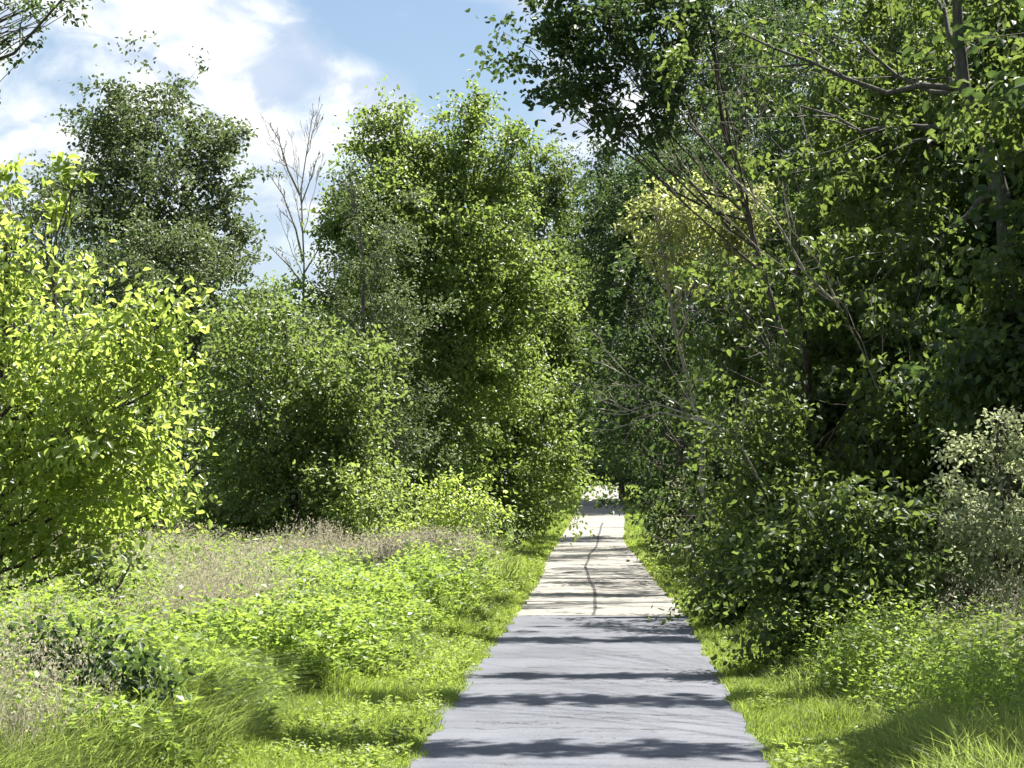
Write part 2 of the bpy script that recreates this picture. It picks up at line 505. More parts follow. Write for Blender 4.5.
rng0 = np.random.default_rng(5)
d = 66
b = at(300, 475, d); b[2] = float(gz(b[0], d)) - .05
bare_tree('bare_tree', 'leafless grey tree standing against the sky', 'tree', b,
          [(np.array([b, at(303, 330, d), at(304, 265, d), at(301, 190, d), at(307, 150, d), at(312, 118, d)]), .04),
           (np.array([at(303, 262, d), at(296, 230, d), at(283, 195, d), at(266, 170, d)]), .04),
           (np.array([at(300, 195, d), at(288, 170, d), at(279, 140, d), at(268, 122, d)]), .04),
           (np.array([at(301, 205, d), at(312, 175, d), at(320, 150, d)]), .025),
           (np.array([at(304, 285, d), at(288, 265, d), at(268, 245, d)]), .035),
           (np.array([at(303, 275, d), at(318, 250, d), at(322, 220, d)]), .03)], .06, rng0, mat='dead', levels=3, nb=(9, 6, 4), spread=.4, upw=.55, reach=.62)

tree('meadow_sapling', 'small leafy sapling growing in the meadow grass', 'sapling', 22, 108,
     [(100, 575, 22, 22), (120, 590, 18, 26), (110, 620, 16, 22)], leaf=.085, mat='mid', lai=2.2, r0=.02, per=16, spray=.15, twigs=6, gap=.25)
tree('dark_weed_clump', 'dark leafy weed clump casting shade in the left foreground', 'bush', 15.3, 112,
     [(75, 672, 36, 40), (122, 690, 32, 52), (60, 725, 30, 24), (110, 735, 36, 28)], leaf=.07, mat='deep', lai=4.0, bough=.2, r0=.02, per=16, spray=.13, twigs=8, gap=.3)
tree('verge_weed', 'small weed clump at the left edge of the asphalt', 'weed', 15.9, 394,
     [(392, 752, 22, 14), (404, 742, 10, 12)], leaf=.05, mat='weed', lai=3.0, r0=.01, per=14, spray=.06, twigs=4, gap=.2)

# overhanging branch from a tree beyond the left edge
tree('overhanging_tree', 'dark tree whose twigs hang into the upper left corner', 'tree', 33, -330,
     [(35, 10, 40, 16), (20, 35, 32, 16), (-20, 25, 40, 40), (62, 2, 16, 8), (-90, 10, 70, 60), (-180, -30, 100, 90), (-300, -60, 130, 120)], leaf=.085, mat='deep', lai=1.5, r0=.2, gap=.45, per=20, spray=.2, twigs=26)

# ---- right side
PR = dict(prune=True)
r1 = np.array([at(1010, 330, 31.5), at(1006, 215, 31.5), at(985, 140, 31.5), at(964, 88, 31.5), at(958, 30, 31.5), at(956, -40, 31.5), at(950, -120, 31.5)])
tree('leaning_trunk_tree', 'big tree whose forked trunk leans through the foliage at upper right', 'tree', 31.5, 1030,
     [(860, 60, 90, 70, 1.5), (990, 60, 70, 90, 2.5), (900, 160, 110, 80, 2), (1000, 260, 60, 90, 2), (800, 130, 80, 80, 1), (900, 270, 100, 70, 0.5), (1060, 130, 60, 160, 1), (900, -40, 140, 60, 1), (740, 50, 60, 60, 1), (1080, 330, 60, 120, 1)],
     leaf=.125, mat='dark', lai=5.4, r0=.17, bark='bark_dim', trunk_pts=r1, per=46, gap=.38, twigs=8, spray=.27, bough=.62, droop=.6, **PR)
tree('arching_tree', 'dark tree arching out over the path against the sky', 'tree', 37.5, 850,
     [(545, 30, 42, 32), (600, 45, 55, 45), (650, 20, 55, 45), (570, 78, 40, 26), (640, 85, 50, 40), (700, 60, 60, 70), (530, 55, 22, 18), (690, -20, 90, 50), (715, 30, 50, 50, 1.5), (740, 90, 46, 50, 2), (610, 120, 34, 22), (560, -20, 50, 26), (720, 140, 60, 60)],
     leaf=.125, mat='deep', lai=4.0, r0=.085, gap=.42, per=26, spray=.26, twigs=14, prune='path')
tree('wall_tree', 'thick dark tree crowding the right edge of the path midway along the wall of foliage', 'tree', 33, 830,
     [(760, 330, 70, 70), (830, 380, 90, 80), (750, 420, 60, 70), (820, 480, 90, 80), (900, 400, 80, 90), (740, 500, 46, 60), (900, 500, 80, 70), (850, 430, 80, 80, -3), (760, 380, 60, 90, -2.5), (720, 300, 50, 60, -1), (800, 250, 60, 50, -2), (780, 560, 70, 50), (860, 580, 80, 50), (970, 420, 60, 80)],
     leaf=.12, mat='dark', lai=6.6, r0=.10, gap=.37, per=46, spray=.27, bough=.6, droop=.6, twigs=8, **PR)
tree('dim_tree', 'shadowy tree behind the pale dead twigs right of the path', 'tree', 46, 712,
     [(690, 300, 60, 55), (680, 370, 62, 60), (740, 260, 60, 60), (660, 430, 52, 52), (720, 450, 60, 60), (690, 500, 50, 40), (640, 380, 34, 50)],
     leaf=.125, mat='deep', lai=6.4, r0=.09, gap=.36, per=46, spray=.28, bough=.6, droop=.6, twigs=8, **PR)
tree('golden_tree', 'young tree with sunlit yellow leaves among bare twigs right of the sky gap', 'tree', 41, 735,
     [(690, 205, 44, 34), (665, 225, 24, 28), (715, 240, 42, 28), (740, 205, 28, 26), (745, 240, 24, 20), (665, 260, 26, 14), (690, 275, 30, 14), (652, 195, 12, 14)],
     leaf=.10, mat='straw', lai=3.0, r0=.06, gap=.38, per=18, spray=.22, bark='dead', twigs=30)
for i, (dd, bx, lab, lo, mt) in enumerate([
    (62, 668, 'tree right of the path just beyond the pale dead twigs', [(640, 250, 40, 60), (650, 330, 44, 60), (640, 410, 40, 50), (680, 200, 50, 50), (640, 455, 30, 34), (690, 420, 60, 90), (625, 300, 26, 50), (612, 215, 24, 40)], 'deep'),
    (85, 655, 'tree with a low skirt of leaves dipping towards the far end of the path', [(625, 330, 40, 60), (640, 430, 36, 50), (610, 400, 30, 60), (650, 250, 44, 60), (625, 460, 22, 26), (600, 280, 30, 60), (596, 190, 26, 46)], 'deep'),
    (125, 622, 'dark tree arching over the far end of the path', [(600, 400, 32, 60), (590, 320, 34, 70), (612, 450, 22, 28), (570, 380, 26, 70), (600, 230, 40, 60), (570, 280, 30, 60)], 'deep'),
]):
    tree('shaded_tree', lab, 'tree', dd, bx, lo, leaf=.12 if dd < 100 else .17, mat=mt, lai=4.0, r0=.15, gap=.36, prune=dd < 100)
tree('distant_tree', 'tree closing the view at the end of the path', 'tree', 178, 575,
     [(585, 440, 30, 45), (610, 445, 26, 44), (560, 430, 30, 50), (635, 440, 30, 50), (600, 370, 50, 60), (600, 468, 34, 18), (560, 470, 30, 20), (640, 470, 30, 20)], leaf=.24, mat='deep', lai=3.6, r0=.25, spray=.6)
tree('shrub', 'shaded thicket closing the gap at the very end of the path', 'shrub', 196, 600,
     [(575, 474, 30, 16), (600, 474, 26, 17), (628, 474, 30, 16), (600, 460, 40, 20)], leaf=.26, mat='deep', lai=7, r0=.1, gap=.1, spray=.4, bough=1.2, twigs=4)
tree('distant_tree', 'tree beyond the bend behind the left tree row', 'tree', 150, 520,
     [(540, 420, 40, 60), (500, 400, 50, 70), (560, 330, 40, 60), (450, 400, 60, 80), (540, 470, 30, 25)], leaf=.22, mat='mid', lai=3, r0=.25, spray=.5)
for dd, bx, lo, lab in [
    (118, 690, [(660, 300, 50, 80), (690, 400, 60, 90), (640, 400, 40, 80), (700, 230, 60, 60), (660, 470, 50, 40), (715, 130, 55, 70), (745, 60, 60, 60), (690, 170, 40, 50)], 'dim tall tree far back behind the yellow-leaved young tree'),
    (128, 770, [(760, 260, 70, 90), (750, 380, 70, 90), (800, 330, 60, 110), (740, 160, 60, 70), (780, 470, 80, 50), (790, 70, 60, 80), (770, 10, 60, 60)], 'dim tall tree far back behind the pale slanting stems'),
    (122, 870, [(860, 250, 80, 100), (850, 390, 80, 100), (900, 300, 60, 120), (840, 140, 70, 80), (880, 480, 90, 50)], 'dim tall tree far back seen past the forked trunk'),
    (116, 985, [(970, 260, 80, 100), (960, 390, 80, 100), (1030, 300, 70, 120), (950, 130, 80, 90), (1000, 480, 90, 50)], 'dim tall tree far back behind the silvery shrub'),
]:
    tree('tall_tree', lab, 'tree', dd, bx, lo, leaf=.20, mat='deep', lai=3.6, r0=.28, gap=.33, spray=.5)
# second row further from the path on the right, tall and dense
row = [
    (36, 1010, [(960, 200, 100, 110), (1060, 300, 100, 140), (940, 350, 90, 110), (1050, 480, 90, 100), (960, 480, 90, 80), (1050, 80, 90, 110), (1000, 20, 100, 90)], 'dark', 'broad tree behind the leaning forked trunk'),
    (44, 930, [(870, 130, 100, 110), (830, 250, 90, 100), (900, 350, 100, 110), (860, 470, 100, 90), (800, 60, 90, 90), (930, 40, 100, 80)], 'dark', 'broad tree showing between the arching tree and the forked trunk'),
    (54, 850, [(780, 180, 80, 90), (760, 290, 80, 90), (790, 400, 90, 100), (740, 110, 70, 70), (850, 60, 90, 80), (720, 400, 60, 80)], 'deep', 'tall shaded tree behind the golden-leaved young tree'),
    (72, 760, [(700, 230, 70, 80), (720, 330, 80, 90), (690, 430, 70, 70), (690, 170, 50, 50)], 'deep', 'tall tree filling the back row behind the pale dead twigs'),
    (27, 1120, [(1080, 380, 90, 110), (1130, 200, 120, 150), (1040, 470, 60, 70), (1000, 300, 50, 70), (985, 390, 60, 60), (1050, 120, 50, 90)], 'dark', 'broad tree at the right edge behind the pale silvery shrub'),
]
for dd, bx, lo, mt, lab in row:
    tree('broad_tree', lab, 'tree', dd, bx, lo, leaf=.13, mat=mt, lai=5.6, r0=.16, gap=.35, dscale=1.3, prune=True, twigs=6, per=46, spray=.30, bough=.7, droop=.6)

# taller trees behind the front row; they keep the sun off it
for X0, Y0, H, lab in [(9.0, 34, 12.5, 'tall dense tree beyond the right edge behind the silvery shrub'), (9.5, 43, 13, 'tall dense tree beyond the right edge level with the golden-leaved tree'),
                       (8.6, 52, 12, 'tall dense tree in the second row behind the forked trunk'), (9.0, 63, 12.5, 'tall dense tree furthest back in the second row on the right'), (8.0, 27.5, 11, 'tall dense tree beyond the right edge nearest the viewpoint')]:
    tree('tall_tree', lab, 'tree', Y0, VPX + X0 / Y0 * F,
         [('w', X0 + a, Y0 + b, z, 2.3, 2.3, 1.9) for a, b, z in [(0, 0, H - 1.5), (-1.2, -1.5, H - 4), (1.2, 1.4, H - 4), (0, 1.8, H - 7), (-.8, -1.2, H - 7.5), (.5, .5, H - 9.5)]],
         leaf=.17, mat='deep', lai=3.6, r0=.2, gap=.34, spray=.4, twigs=8, prune='path')

# shrubs along the right edge
tree('shrub', 'pale silvery-green shrub at the right edge', 'shrub', 22.5, 1010,
     [(1000, 480, 40, 50), (985, 545, 52, 50), (1030, 560, 50, 80), (945, 580, 34, 26), (1000, 610, 50, 36), (900, 560, 24, 22), (1000, 430, 22, 26), (950, 520, 36, 36), (955, 600, 40, 40)], leaf=.055, mat='pale', lai=2.4, r0=.04, per=26, spray=.16, gap=.40, twigs=20)
tree('shrub', 'dark low shrub spilling towards the right edge of the old pavement', 'shrub', 37, 740,
     [(700, 520, 38, 34), (740, 545, 40, 40), (675, 545, 24, 20), (720, 575, 40, 24)], leaf=.075, mat='dark', lai=3, r0=.04, gap=.36, twigs=10, prune=True)
tree('shrub', 'dark shrub with round leaves at the foot of the thick wall tree', 'shrub', 28, 800,
     [(790, 600, 46, 40), (760, 620, 30, 30), (840, 620, 50, 36), (880, 640, 44, 24)], leaf=.06, mat='dark', lai=3, r0=.03, gap=.36, twigs=10, prune=True)
tree('shrub', 'low dark shrub hugging the right side of the path in the distance', 'shrub', 56, 672,
     [(664, 532, 18, 18), (680, 520, 22, 26), (675, 545, 18, 12)], leaf=.09, mat='dark', lai=4, r0=.02, gap=.3, twigs=6, bough=.3)
tree('shrub', 'small pale shrub catching sun under the branches beside the old pavement', 'shrub', 47, 690,
     [(700, 505, 26, 24), (720, 520, 22, 26), (690, 540, 24, 14)], leaf=.065, mat='pale', lai=1.8, r0=.03, gap=.4, twigs=8)
tree('shrub', 'dark leafy shrub hanging to the ground nearest the path on the right', 'shrub', 22.3, 850,
     [(800, 600, 44, 56), (830, 540, 50, 60), (850, 620, 56, 44), (795, 655, 40, 28), (890, 560, 50, 60), (780, 570, 26, 50), (900, 640, 50, 34), (850, 660, 50, 24)], leaf=.085, mat='dark', lai=5.5, r0=.02, gap=.34, twigs=12, bough=.4)
tree('shrub', 'mid-green shrub behind the dark leafy shrub with branches over the verge', 'shrub', 29, 790,
     [(745, 560, 40, 50), (770, 500, 50, 60), (745, 605, 34, 30), (770, 640, 30, 22), (800, 560, 50, 50), (760, 440, 50, 50)], leaf=.09, mat='dark', lai=5.5, r0=.02, gap=.34, twigs=12, bough=.5)
tree('shrub', 'dim shrub in deep shade between the wall tree and the silvery shrub', 'shrub', 25, 910,
     [(900, 600, 50, 40), (940, 640, 40, 26), (860, 560, 40, 40)], leaf=.065, mat='deep', lai=3, r0=.03, gap=.34, twigs=10)

# dead wood on the right
b = at(775, 475, 28.5); b[2] = float(gz(b[0], 28.5))
d = 27.5
tree_pts = [(np.array([b, at(765, 490, 28.4), at(735, 435, 28), at(700, 418, d)]), .035),
            (np.array([at(705, 420, d), at(660, 405, d), at(635, 412, d), at(600, 400, d), at(572, 384, d)]), .020),
            (np.array([at(715, 425, d), at(660, 412, d), at(640, 420, d), at(612, 430, d), at(586, 428, d)]), .018),
            (np.array([at(690, 410, d), at(650, 388, d), at(628, 375, d), at(605, 350, d), at(598, 332, d)]), .016),
            (np.array([at(700, 420, d), at(655, 402, d), at(625, 412, d), at(590, 408, d)]), .014),
            (np.array([at(700, 418, d), at(680, 385, d), at(660, 350, d), at(645, 325, d)]), .014)]
bare_tree('dead_tree', 'bleached dead branches reaching low over the path from the right', 'dead tree', b, [(p_, r_ * .62) for p_, r_ in tree_pts], .05, np.random.default_rng(8), levels=2, nb=(4, 3, 2), spread=.45, upw=.25)
d = 30.5
b = at(905, 475, d); b[2] = float(gz(b[0], d))
tree_pts = [(np.array([b, at(890, 420, d + .8), at(862, 350, d + .5), at(836, 304, d)]), .03),
            (np.array([at(836, 304, d), at(806, 274, d), at(783, 232, d), at(764, 205, d), at(735, 180, d), at(690, 120, d)]), .022),
            (np.array([at(842, 312, d), at(818, 262, d), at(790, 228, d), at(780, 205, d)]), .014),
            (np.array([at(838, 306, d), at(760, 250, d), at(715, 205, d), at(660, 150, d)]), .011)]
bare_tree('dead_tree', 'pale bare stems slanting up across the dark foliage on the right', 'dead tree', b, tree_pts, .05, np.random.default_rng(9), levels=2, nb=(4, 3, 2), spread=.35, upw=.3)

# a tree just outside the right edge: its high boughs reach over the path and shade the asphalt
def over(y, z, half=2.7, dep=.40, dx=0.0):
    """bough whose shadow crosses the path at distance y"""
    k = z / S[2]
    n = max(3, int(2 * half / .5))
    return [('w', S[0] * k + .1 + dx + f * half, y + S[1] * k + .10 * math.sin(f * 5 + y), z + .12 * math.sin(f * 4 + y), .40, dep, .28) for f in np.linspace(-1, 1, n)]


tree('high_tree', 'tall tree whose high boughs cross over the path and shade the near asphalt', 'tree', 21.5, VPX + 6.8 / 21.5 * F,
     over(15.9, 9.2, 2.8, .34) + over(19.4, 9.4, 2.9, .38) + over(26.4, 10.8, 2.6, .30, .4) + over(21.7, 10.2, 1.9, .10, .8)
     + [('w', 6.8, 20.5, 11.0, 1.6, 1.6, 1.3)], leaf=.10, mat='dark', lai=7, r0=.2, gap=.0, spray=.13, bough=.2, twigs=2, limbs=False)

# ------------------------------------------------------------------ ground, path
def ground_mat():
    m, nt, N, L = nodes_of('meadow_soil')
    geo = N.new('ShaderNodeNewGeometry')
    nz = N.new('ShaderNodeTexNoise'); nz.inputs['Scale'].default_value = 1.3; nz.inputs['Detail'].default_value = 8
    L.new(geo.outputs['Position'], nz.inputs['Vector'])
    cr = N.new('ShaderNodeValToRGB')
    cr.color_ramp.elements[0].position = .3; cr.color_ramp.elements[0].color = (.045, .060, .018, 1)
    cr.color_ramp.elements[1].position = .7; cr.color_ramp.elements[1].color = (.095, .140, .028, 1)
    L.new(nz.outputs['Fac'], cr.inputs[0])
    p = N.new('ShaderNodeBsdfPrincipled'); p.inputs['Roughness'].default_value = .95
    p.inputs['Specular IOR Level'].default_value = .1
    L.new(cr.outputs[0], p.inputs['Base Color'])
    o = N.new('ShaderNodeOutputMaterial'); L.new(p.outputs[0], o.inputs[0])
    return m


def path_mat(name, dark, lite, grain=.9):
    m, nt, N, L = nodes_of(name)
    geo = N.new('ShaderNodeNewGeometry')
    n1 = N.new('ShaderNodeTexNoise'); n1.inputs['Scale'].default_value = 45; n1.inputs['Detail'].default_value = 3
    n2 = N.new('ShaderNodeTexNoise'); n2.inputs['Scale'].default_value = .8; n2.inputs['Detail'].default_value = 7
    mp = N.new('ShaderNodeMapping'); mp.inputs['Scale'].default_value = (.6, 2.4, 1)
    n3 = N.new('ShaderNodeTexNoise'); n3.inputs['Scale'].default_value = 3.0; n3.inputs['Detail'].default_value = 5
    L.new(geo.outputs['Position'], n1.inputs['Vector'])
    L.new(geo.outputs['Position'], n2.inputs['Vector'])
    L.new(geo.outputs['Position'], mp.inputs[0]); L.new(mp.outputs[0], n3.inputs['Vector'])
    a = N.new('ShaderNodeMath'); a.operation = 'MULTIPLY_ADD'; a.inputs[1].default_value = grain
    L.new(n1.outputs['Fac'], a.inputs[0]); L.new(n2.outputs['Fac'], a.inputs[2])
    b = N.new('ShaderNodeMath'); b.operation = 'MULTIPLY_ADD'; b.inputs[1].default_value = .6
    L.new(n3.outputs['Fac'], b.inputs[0]); L.new(a.outputs[0], b.inputs[2])
    hf = N.new('ShaderNodeMath'); hf.operation = 'MULTIPLY'; hf.inputs[1].default_value = .5
    L.new(b.outputs[0], hf.inputs[0])
    cr = N.new('ShaderNodeValToRGB')
    cr.color_ramp.elements[0].position = .42; cr.color_ramp.elements[0].color = (*dark, 1)
    cr.color_ramp.elements[1].position = .80; cr.color_ramp.elements[1].color = (*lite, 1)
    L.new(hf.outputs[0], cr.inputs[0])
    p = N.new('ShaderNodeBsdfPrincipled'); p.inputs['Roughness'].default_value = .75
    p.inputs['Specular IOR Level'].default_value = .35
    L.new(cr.outputs[0], p.inputs['Base Color'])
    bp = N.new('ShaderNodeBump'); bp.inputs['Strength'].default_value = .35; bp.inputs['Distance'].default_value = .008
    L.new(n1.outputs['Fac'], bp.inputs['Height']); L.new(bp.outputs[0], p.inputs['Normal'])
    o = N.new('ShaderNodeOutputMaterial'); L.new(p.outputs[0], o.inputs[0])
    return m


def plain_mat(name, c, rough=.8):
    m, nt, N, L = nodes_of(name)
    geo = N.new('ShaderNodeNewGeometry')
    n1 = N.new('ShaderNodeTexNoise'); n1.inputs['Scale'].default_value = 25; n1.inputs['Detail'].default_value = 4
    L.new(geo.outputs['Position'], n1.inputs['Vector'])
    cr = N.new('ShaderNodeValToRGB')
    cr.color_ramp.elements[0].color = (*[v * .6 for v in c], 1); cr.color_ramp.elements[1].color = (*[min(1, v * 1.4) for v in c], 1)
    L.new(n1.outputs['Fac'], cr.inputs[0])
    p = N.new('ShaderNodeBsdfPrincipled'); p.inputs['Roughness'].default_value = rough
    L.new(cr.outputs[0], p.inputs['Base Color'])
    o = N.new('ShaderNodeOutputMaterial'); L.new(p.outputs[0], o.inputs[0])
    return m


def grid_faces(nx, ny):
    i = np.arange(ny - 1)[:, None] * nx + np.arange(nx - 1)[None]
    return np.stack([i, i + 1, i + nx + 1, i + nx], -1).reshape(-1, 4)


xs = np.unique(np.concatenate([-np.geomspace(16, 420, 14), np.linspace(-16, 16, 97), np.geomspace(16, 420, 14)]))
ys = np.unique(np.concatenate([[-150, -100, -40, -10], np.linspace(0, 230, 231), np.geomspace(240, 800, 10)]))
X, Y = np.meshgrid(xs, ys)
Z = gz(X.ravel(), Y.ravel())
g = mesh_obj('ground', np.stack([X.ravel(), Y.ravel(), Z], 1), [grid_faces(len(xs), len(ys))], ground_mat(), smooth=True)
tag(g, 'green meadow soil under the grass', 'ground', kind='structure')

HW = 1.25
rngp = np.random.default_rng(77)


def edge(y, s):
    return HW + .035 * np.sin(y * 1.1 + s) + .02 * np.sin(y * 3.1 + 2 * s) + .012 * np.sin(y * 7.3 + s)


def path_strip(name, y0, y1, mat, dz, label):
    yy = np.linspace(y0, y1, int((y1 - y0) / .25) + 1)
    c = pc(yy)
    nx = 9
    u = np.linspace(-1, 1, nx)
    X = c[:, None] + np.where(u[None] < 0, u[None] * (edge(yy, 1.0) + .05)[:, None], u[None] * edge(yy, 4.0)[:, None])
    Y = np.repeat(yy[:, None], nx, 1)
    if y0 > 5:
        Y[0] += .03 * np.sin(u * 5)
    Z = gz(X.ravel(), Y.ravel()) + dz + .012 * (1 - np.tile(u, len(yy)) ** 2)
    o = mesh_obj(name, np.stack([X.ravel(), Y.ravel(), Z], 1), [grid_faces(nx, len(yy))], mat, smooth=True)
    return tag(o, label, 'path', kind='structure')


new_path = path_strip('path', -30, 31.2, path_mat('new_asphalt', (.050, .056, .072), (.130, .138, .165)), .020, 'smooth blue-grey asphalt path in the foreground')
old_path = path_strip('path', 30.9, 215, path_mat('old_asphalt', (.145, .138, .124), (.285, .272, .244)), .014, 'older bleached beige pavement with a long centre crack')

crack_m = plain_mat('crack_filler', (.035, .032, .032))


def strip(P, w):
    P = np.asarray(P, float)
    t = nrm(np.gradient(P, axis=0)); n = np.stack([-t[:, 1], t[:, 0], t[:, 2] * 0], 1)
    w = np.broadcast_to(w, (len(P),))[:, None]
    V = np.concatenate([P + n * w, P - n * w])
    m = len(P)
    i = np.arange(m - 1)
    return V, np.stack([i, i + m, i + m + 1, i + 1], 1)


def on_path(x, y, dz):
    u = (x - pc(y)) / HW
    return np.stack([x, y, gz(x, y) + dz + .012 * (1 - np.clip(u, -1, 1) ** 2)], 1)


# cracks: distance, half width, from, to (fraction of the path width), thickness
for (yy, a, b2, w) in [(33.9, .1, 1.0, .03), (35.3, -1, 1, .05), (37.3, -1, 1, .03), (39.8, .2, 1, .03), (40.8, -1, 1, .06), (44, -.9, .6, .03), (46.5, -1, 1, .05), (51, -1, 1, .05), (56, -1, 1, .07), (60.5, -1, 1, .06), (67, -1, 1, .07), (74, -1, 1, .09), (83, -1, 1, .10), (92, -1, 1, .12), (104, -1, 1, .14), (117, -1, 1, .18), (131, -1, 1, .2)]:
    x = np.linspace(a, b2, 26) * (HW - .04) + pc(yy)
    y = yy + np.cumsum(rngp.normal(0, .022, 26)) + .10 * np.sin(x * 2.2 + yy)
    V, Fq = strip(on_path(x, y, .020), w * rngp.uniform(.45, 1.1, 26))
    mesh_obj('crack', V, [Fq], crack_m, old_path)
yy = np.linspace(31.3, 96, 150)
x = pc(yy) + np.interp(yy, [31, 38, 44, 52, 60, 70, 80, 96], [-.10, -.06, -.13, -.22, -.10, .1, .22, .2]) + .012 * np.sin(yy * .8) + np.cumsum(rngp.normal(0, .003, 150))
V, Fq = strip(on_path(x, yy, .022), np.interp(yy, [31, 60, 96], [.026, .034, .040]) * rngp.uniform(.6, 1.2, 150))
mesh_obj('crack', V, [Fq], crack_m, old_path)
for (yy, a, b2, w) in [(23.85, -1, .4, .010), (22.6, -.6, 1, .012), (20.9, -.95, .2, .012), (18.0, -.3, .9, .008), (17.3, -.9, .5, .009), (20.6, .1, .95, .01), (28.9, .3, .8, .012), (29.5, -.8, -.1, .008), (16.9, -.2, .6, .007), (17.7, -.8, -.2, .007), (21.2, .3, .9, .009), (25.2, -.7, .7, .008)]:
    n = 30
    x = np.linspace(a, b2, n) * (HW - .06) + pc(yy)
    y = yy + np.cumsum(rngp.normal(0, .03, n))
    V, Fq = strip(on_path(x, y, .0265), w * rngp.uniform(.2, 1.2, n))
    mesh_obj('crack', V, [Fq], crack_m, new_path)


Vh, Fh, o_ = [], [], 0
for i in range(90):
    y0 = rngp.uniform(15, 31)
    n = 10
    a = rngp.uniform(-1, .8); b2 = min(1, a + rngp.uniform(.1, .5))
    x = np.linspace(a, b2, n) * (HW - .06) + pc(y0)
    y = y0 + np.cumsum(rngp.normal(0, .03, n))
    V, Fq = strip(on_path(x, y, .0262), rngp.uniform(.003, .008) * rngp.uniform(.2, 1.2, n))
    Vh.append(V); Fh.append(Fq + o_); o_ += len(V)
mesh_obj('hairline_crack', np.concatenate(Vh), [np.concatenate(Fh)], crack_m, new_path)
x = np.linspace(-HW + .02, HW - .02, 60); y = 31.2 + .03 * np.sin(x / HW * 5) + np.cumsum(rngp.normal(0, .006, 60))
V, Fq = strip(on_path(x + pc(y), y, .024), .05 * rngp.uniform(.5, 1.4, 60))
mesh_obj('joint', V, [Fq], crack_m, old_path)

# ------------------------------------------------------------------ grass and weeds
def frustum_points(rng, n, d0, d1, x_lo, x_hi, power=1.0):
    """ground points, thinning with distance; x limits are functions of y"""
    u = rng.random(n)
    e = 1 - power
    y = (d0 ** e + u * (d1 ** e - d0 ** e)) ** (1 / e) if abs(e) > 1e-6 else d0 * (d1 / d0) ** u
    lo, hi = x_lo(y), x_hi(y)
    x = lo + rng.random(n) * (hi - lo)
    return x, y


def blades(x, y, h, w, rng, lean=.35, wind=(.15, .05)):
    n = len(x)
    B = np.stack([x, y, gz(x, y)], 1)
    th = rng.uniform(0, 2 * math.pi, n)
    side = np.stack([np.cos(th), np.sin(th), th * 0], 1)
    ln = np.stack([rng.normal(wind[0], lean, n), rng.normal(wind[1], lean, n), np.zeros(n)], 1)
    h = h[:, None]
    w = w[:, None]
    m = B + ln * h * .35 + np.array([0, 0, 1]) * h * .6
    t = B + ln * h * 1.05 + np.array([0, 0, 1]) * h * (1 - .25 * np.linalg.norm(ln, axis=1)[:, None].clip(0, 1.5))
    V = np.stack([B - side * w, B + side * w, m + side * w * .75, m - side * w * .75, t], 1).reshape(-1, 3)
    i = np.arange(n) * 5
    q = np.stack([i, i + 1, i + 2, i + 3], 1)
    tr = np.stack([i + 3, i + 2, i + 4], 1)
    return V, q, tr


def patch(x, y, s=.35, seed=1):
    return vnoise(np.stack([x, y * .6, x * 0], 1), s, seed)


rg = np.random.default_rng(404)
left_frame = lambda y: -(VPX + 90) / F * y - 1.0
right_frame = lambda y: (1024 - VPX + 90) / F * y + 1.0
lawn_l = lambda y: np.interp(y, [12, 17, 20, 24, 30, 60, 150], [-3.0, -2.7, -2.5, -2.1, -1.9, -2.1, -2.3]) + pc(y) + .25 * np.sin(y * .9)
lawn_r = lambda y: np.interp(y, [12, 17, 20, 24, 30, 60, 150], [2.1, 1.95, 1.85, 1.8, 1.85, 2.0, 2.2]) + pc(y) + .2 * np.sin(y * 1.1 + 1)


def build_blades(name, parts, mat, label):
    V, Q, T3, tint, o = [], [], [], [], 0
    tq, tt = [], []
    for (v, q, t, ti) in parts:
        V.append(v); Q.append(q + o); T3.append(t + o); o += len(v)
        tq.append(ti); tt.append(ti)
    ob = mesh_obj(name, np.concatenate(V), [np.concatenate(Q), np.concatenate(T3)], mat, tint=np.concatenate(tq + tt))
    return tag(ob, label, 'grass', kind='stuff')


# mown strips beside the path
ps = []
for (lo, hi, n) in [(lawn_l, lambda y: pc(y) - HW + .02 + .08 * np.clip(np.sin(y * 2.3) * np.sin(y * 5.9 + 1) + .15, 0, 1), 95000), (lambda y: pc(y) + HW - .02 - .08 * np.clip(np.sin(y * 2.7 + 2) * np.sin(y * 5.1) + .15, 0, 1), lawn_r, 60000)]:
    x, y = frustum_points(rg, n, 13, 150, lo, hi, 1.7)
    e = np.minimum(np.abs(x - pc(y)) - HW, 1)
    h = rg.uniform(.05, .13, n) * (.55 + 1.5 * patch(x, y, 1.6, 4) ** 1.5 + 1.3 * np.clip(patch(x, y, 3.0, 5) - .62, 0, 1) * 3) * np.clip(.65 + e * .7, .45, 1.4) * np.clip((y / 30) ** .3, .9, 1.6)
    w = .0038 * np.clip(y / 18, 1, 6) * rg.uniform(.7, 1.4, n)
    v, q, t = blades(x, y, h, w, rg, .5)
    ps.append((v, q, t, np.clip(rg.normal(.5, .2, n) + (patch(x, y, .8, 6) - .5) * .6, 0, 1)))
build_blades('verge_grass', ps, M['lawn'], 'short bright grass strips along both edges of the path')

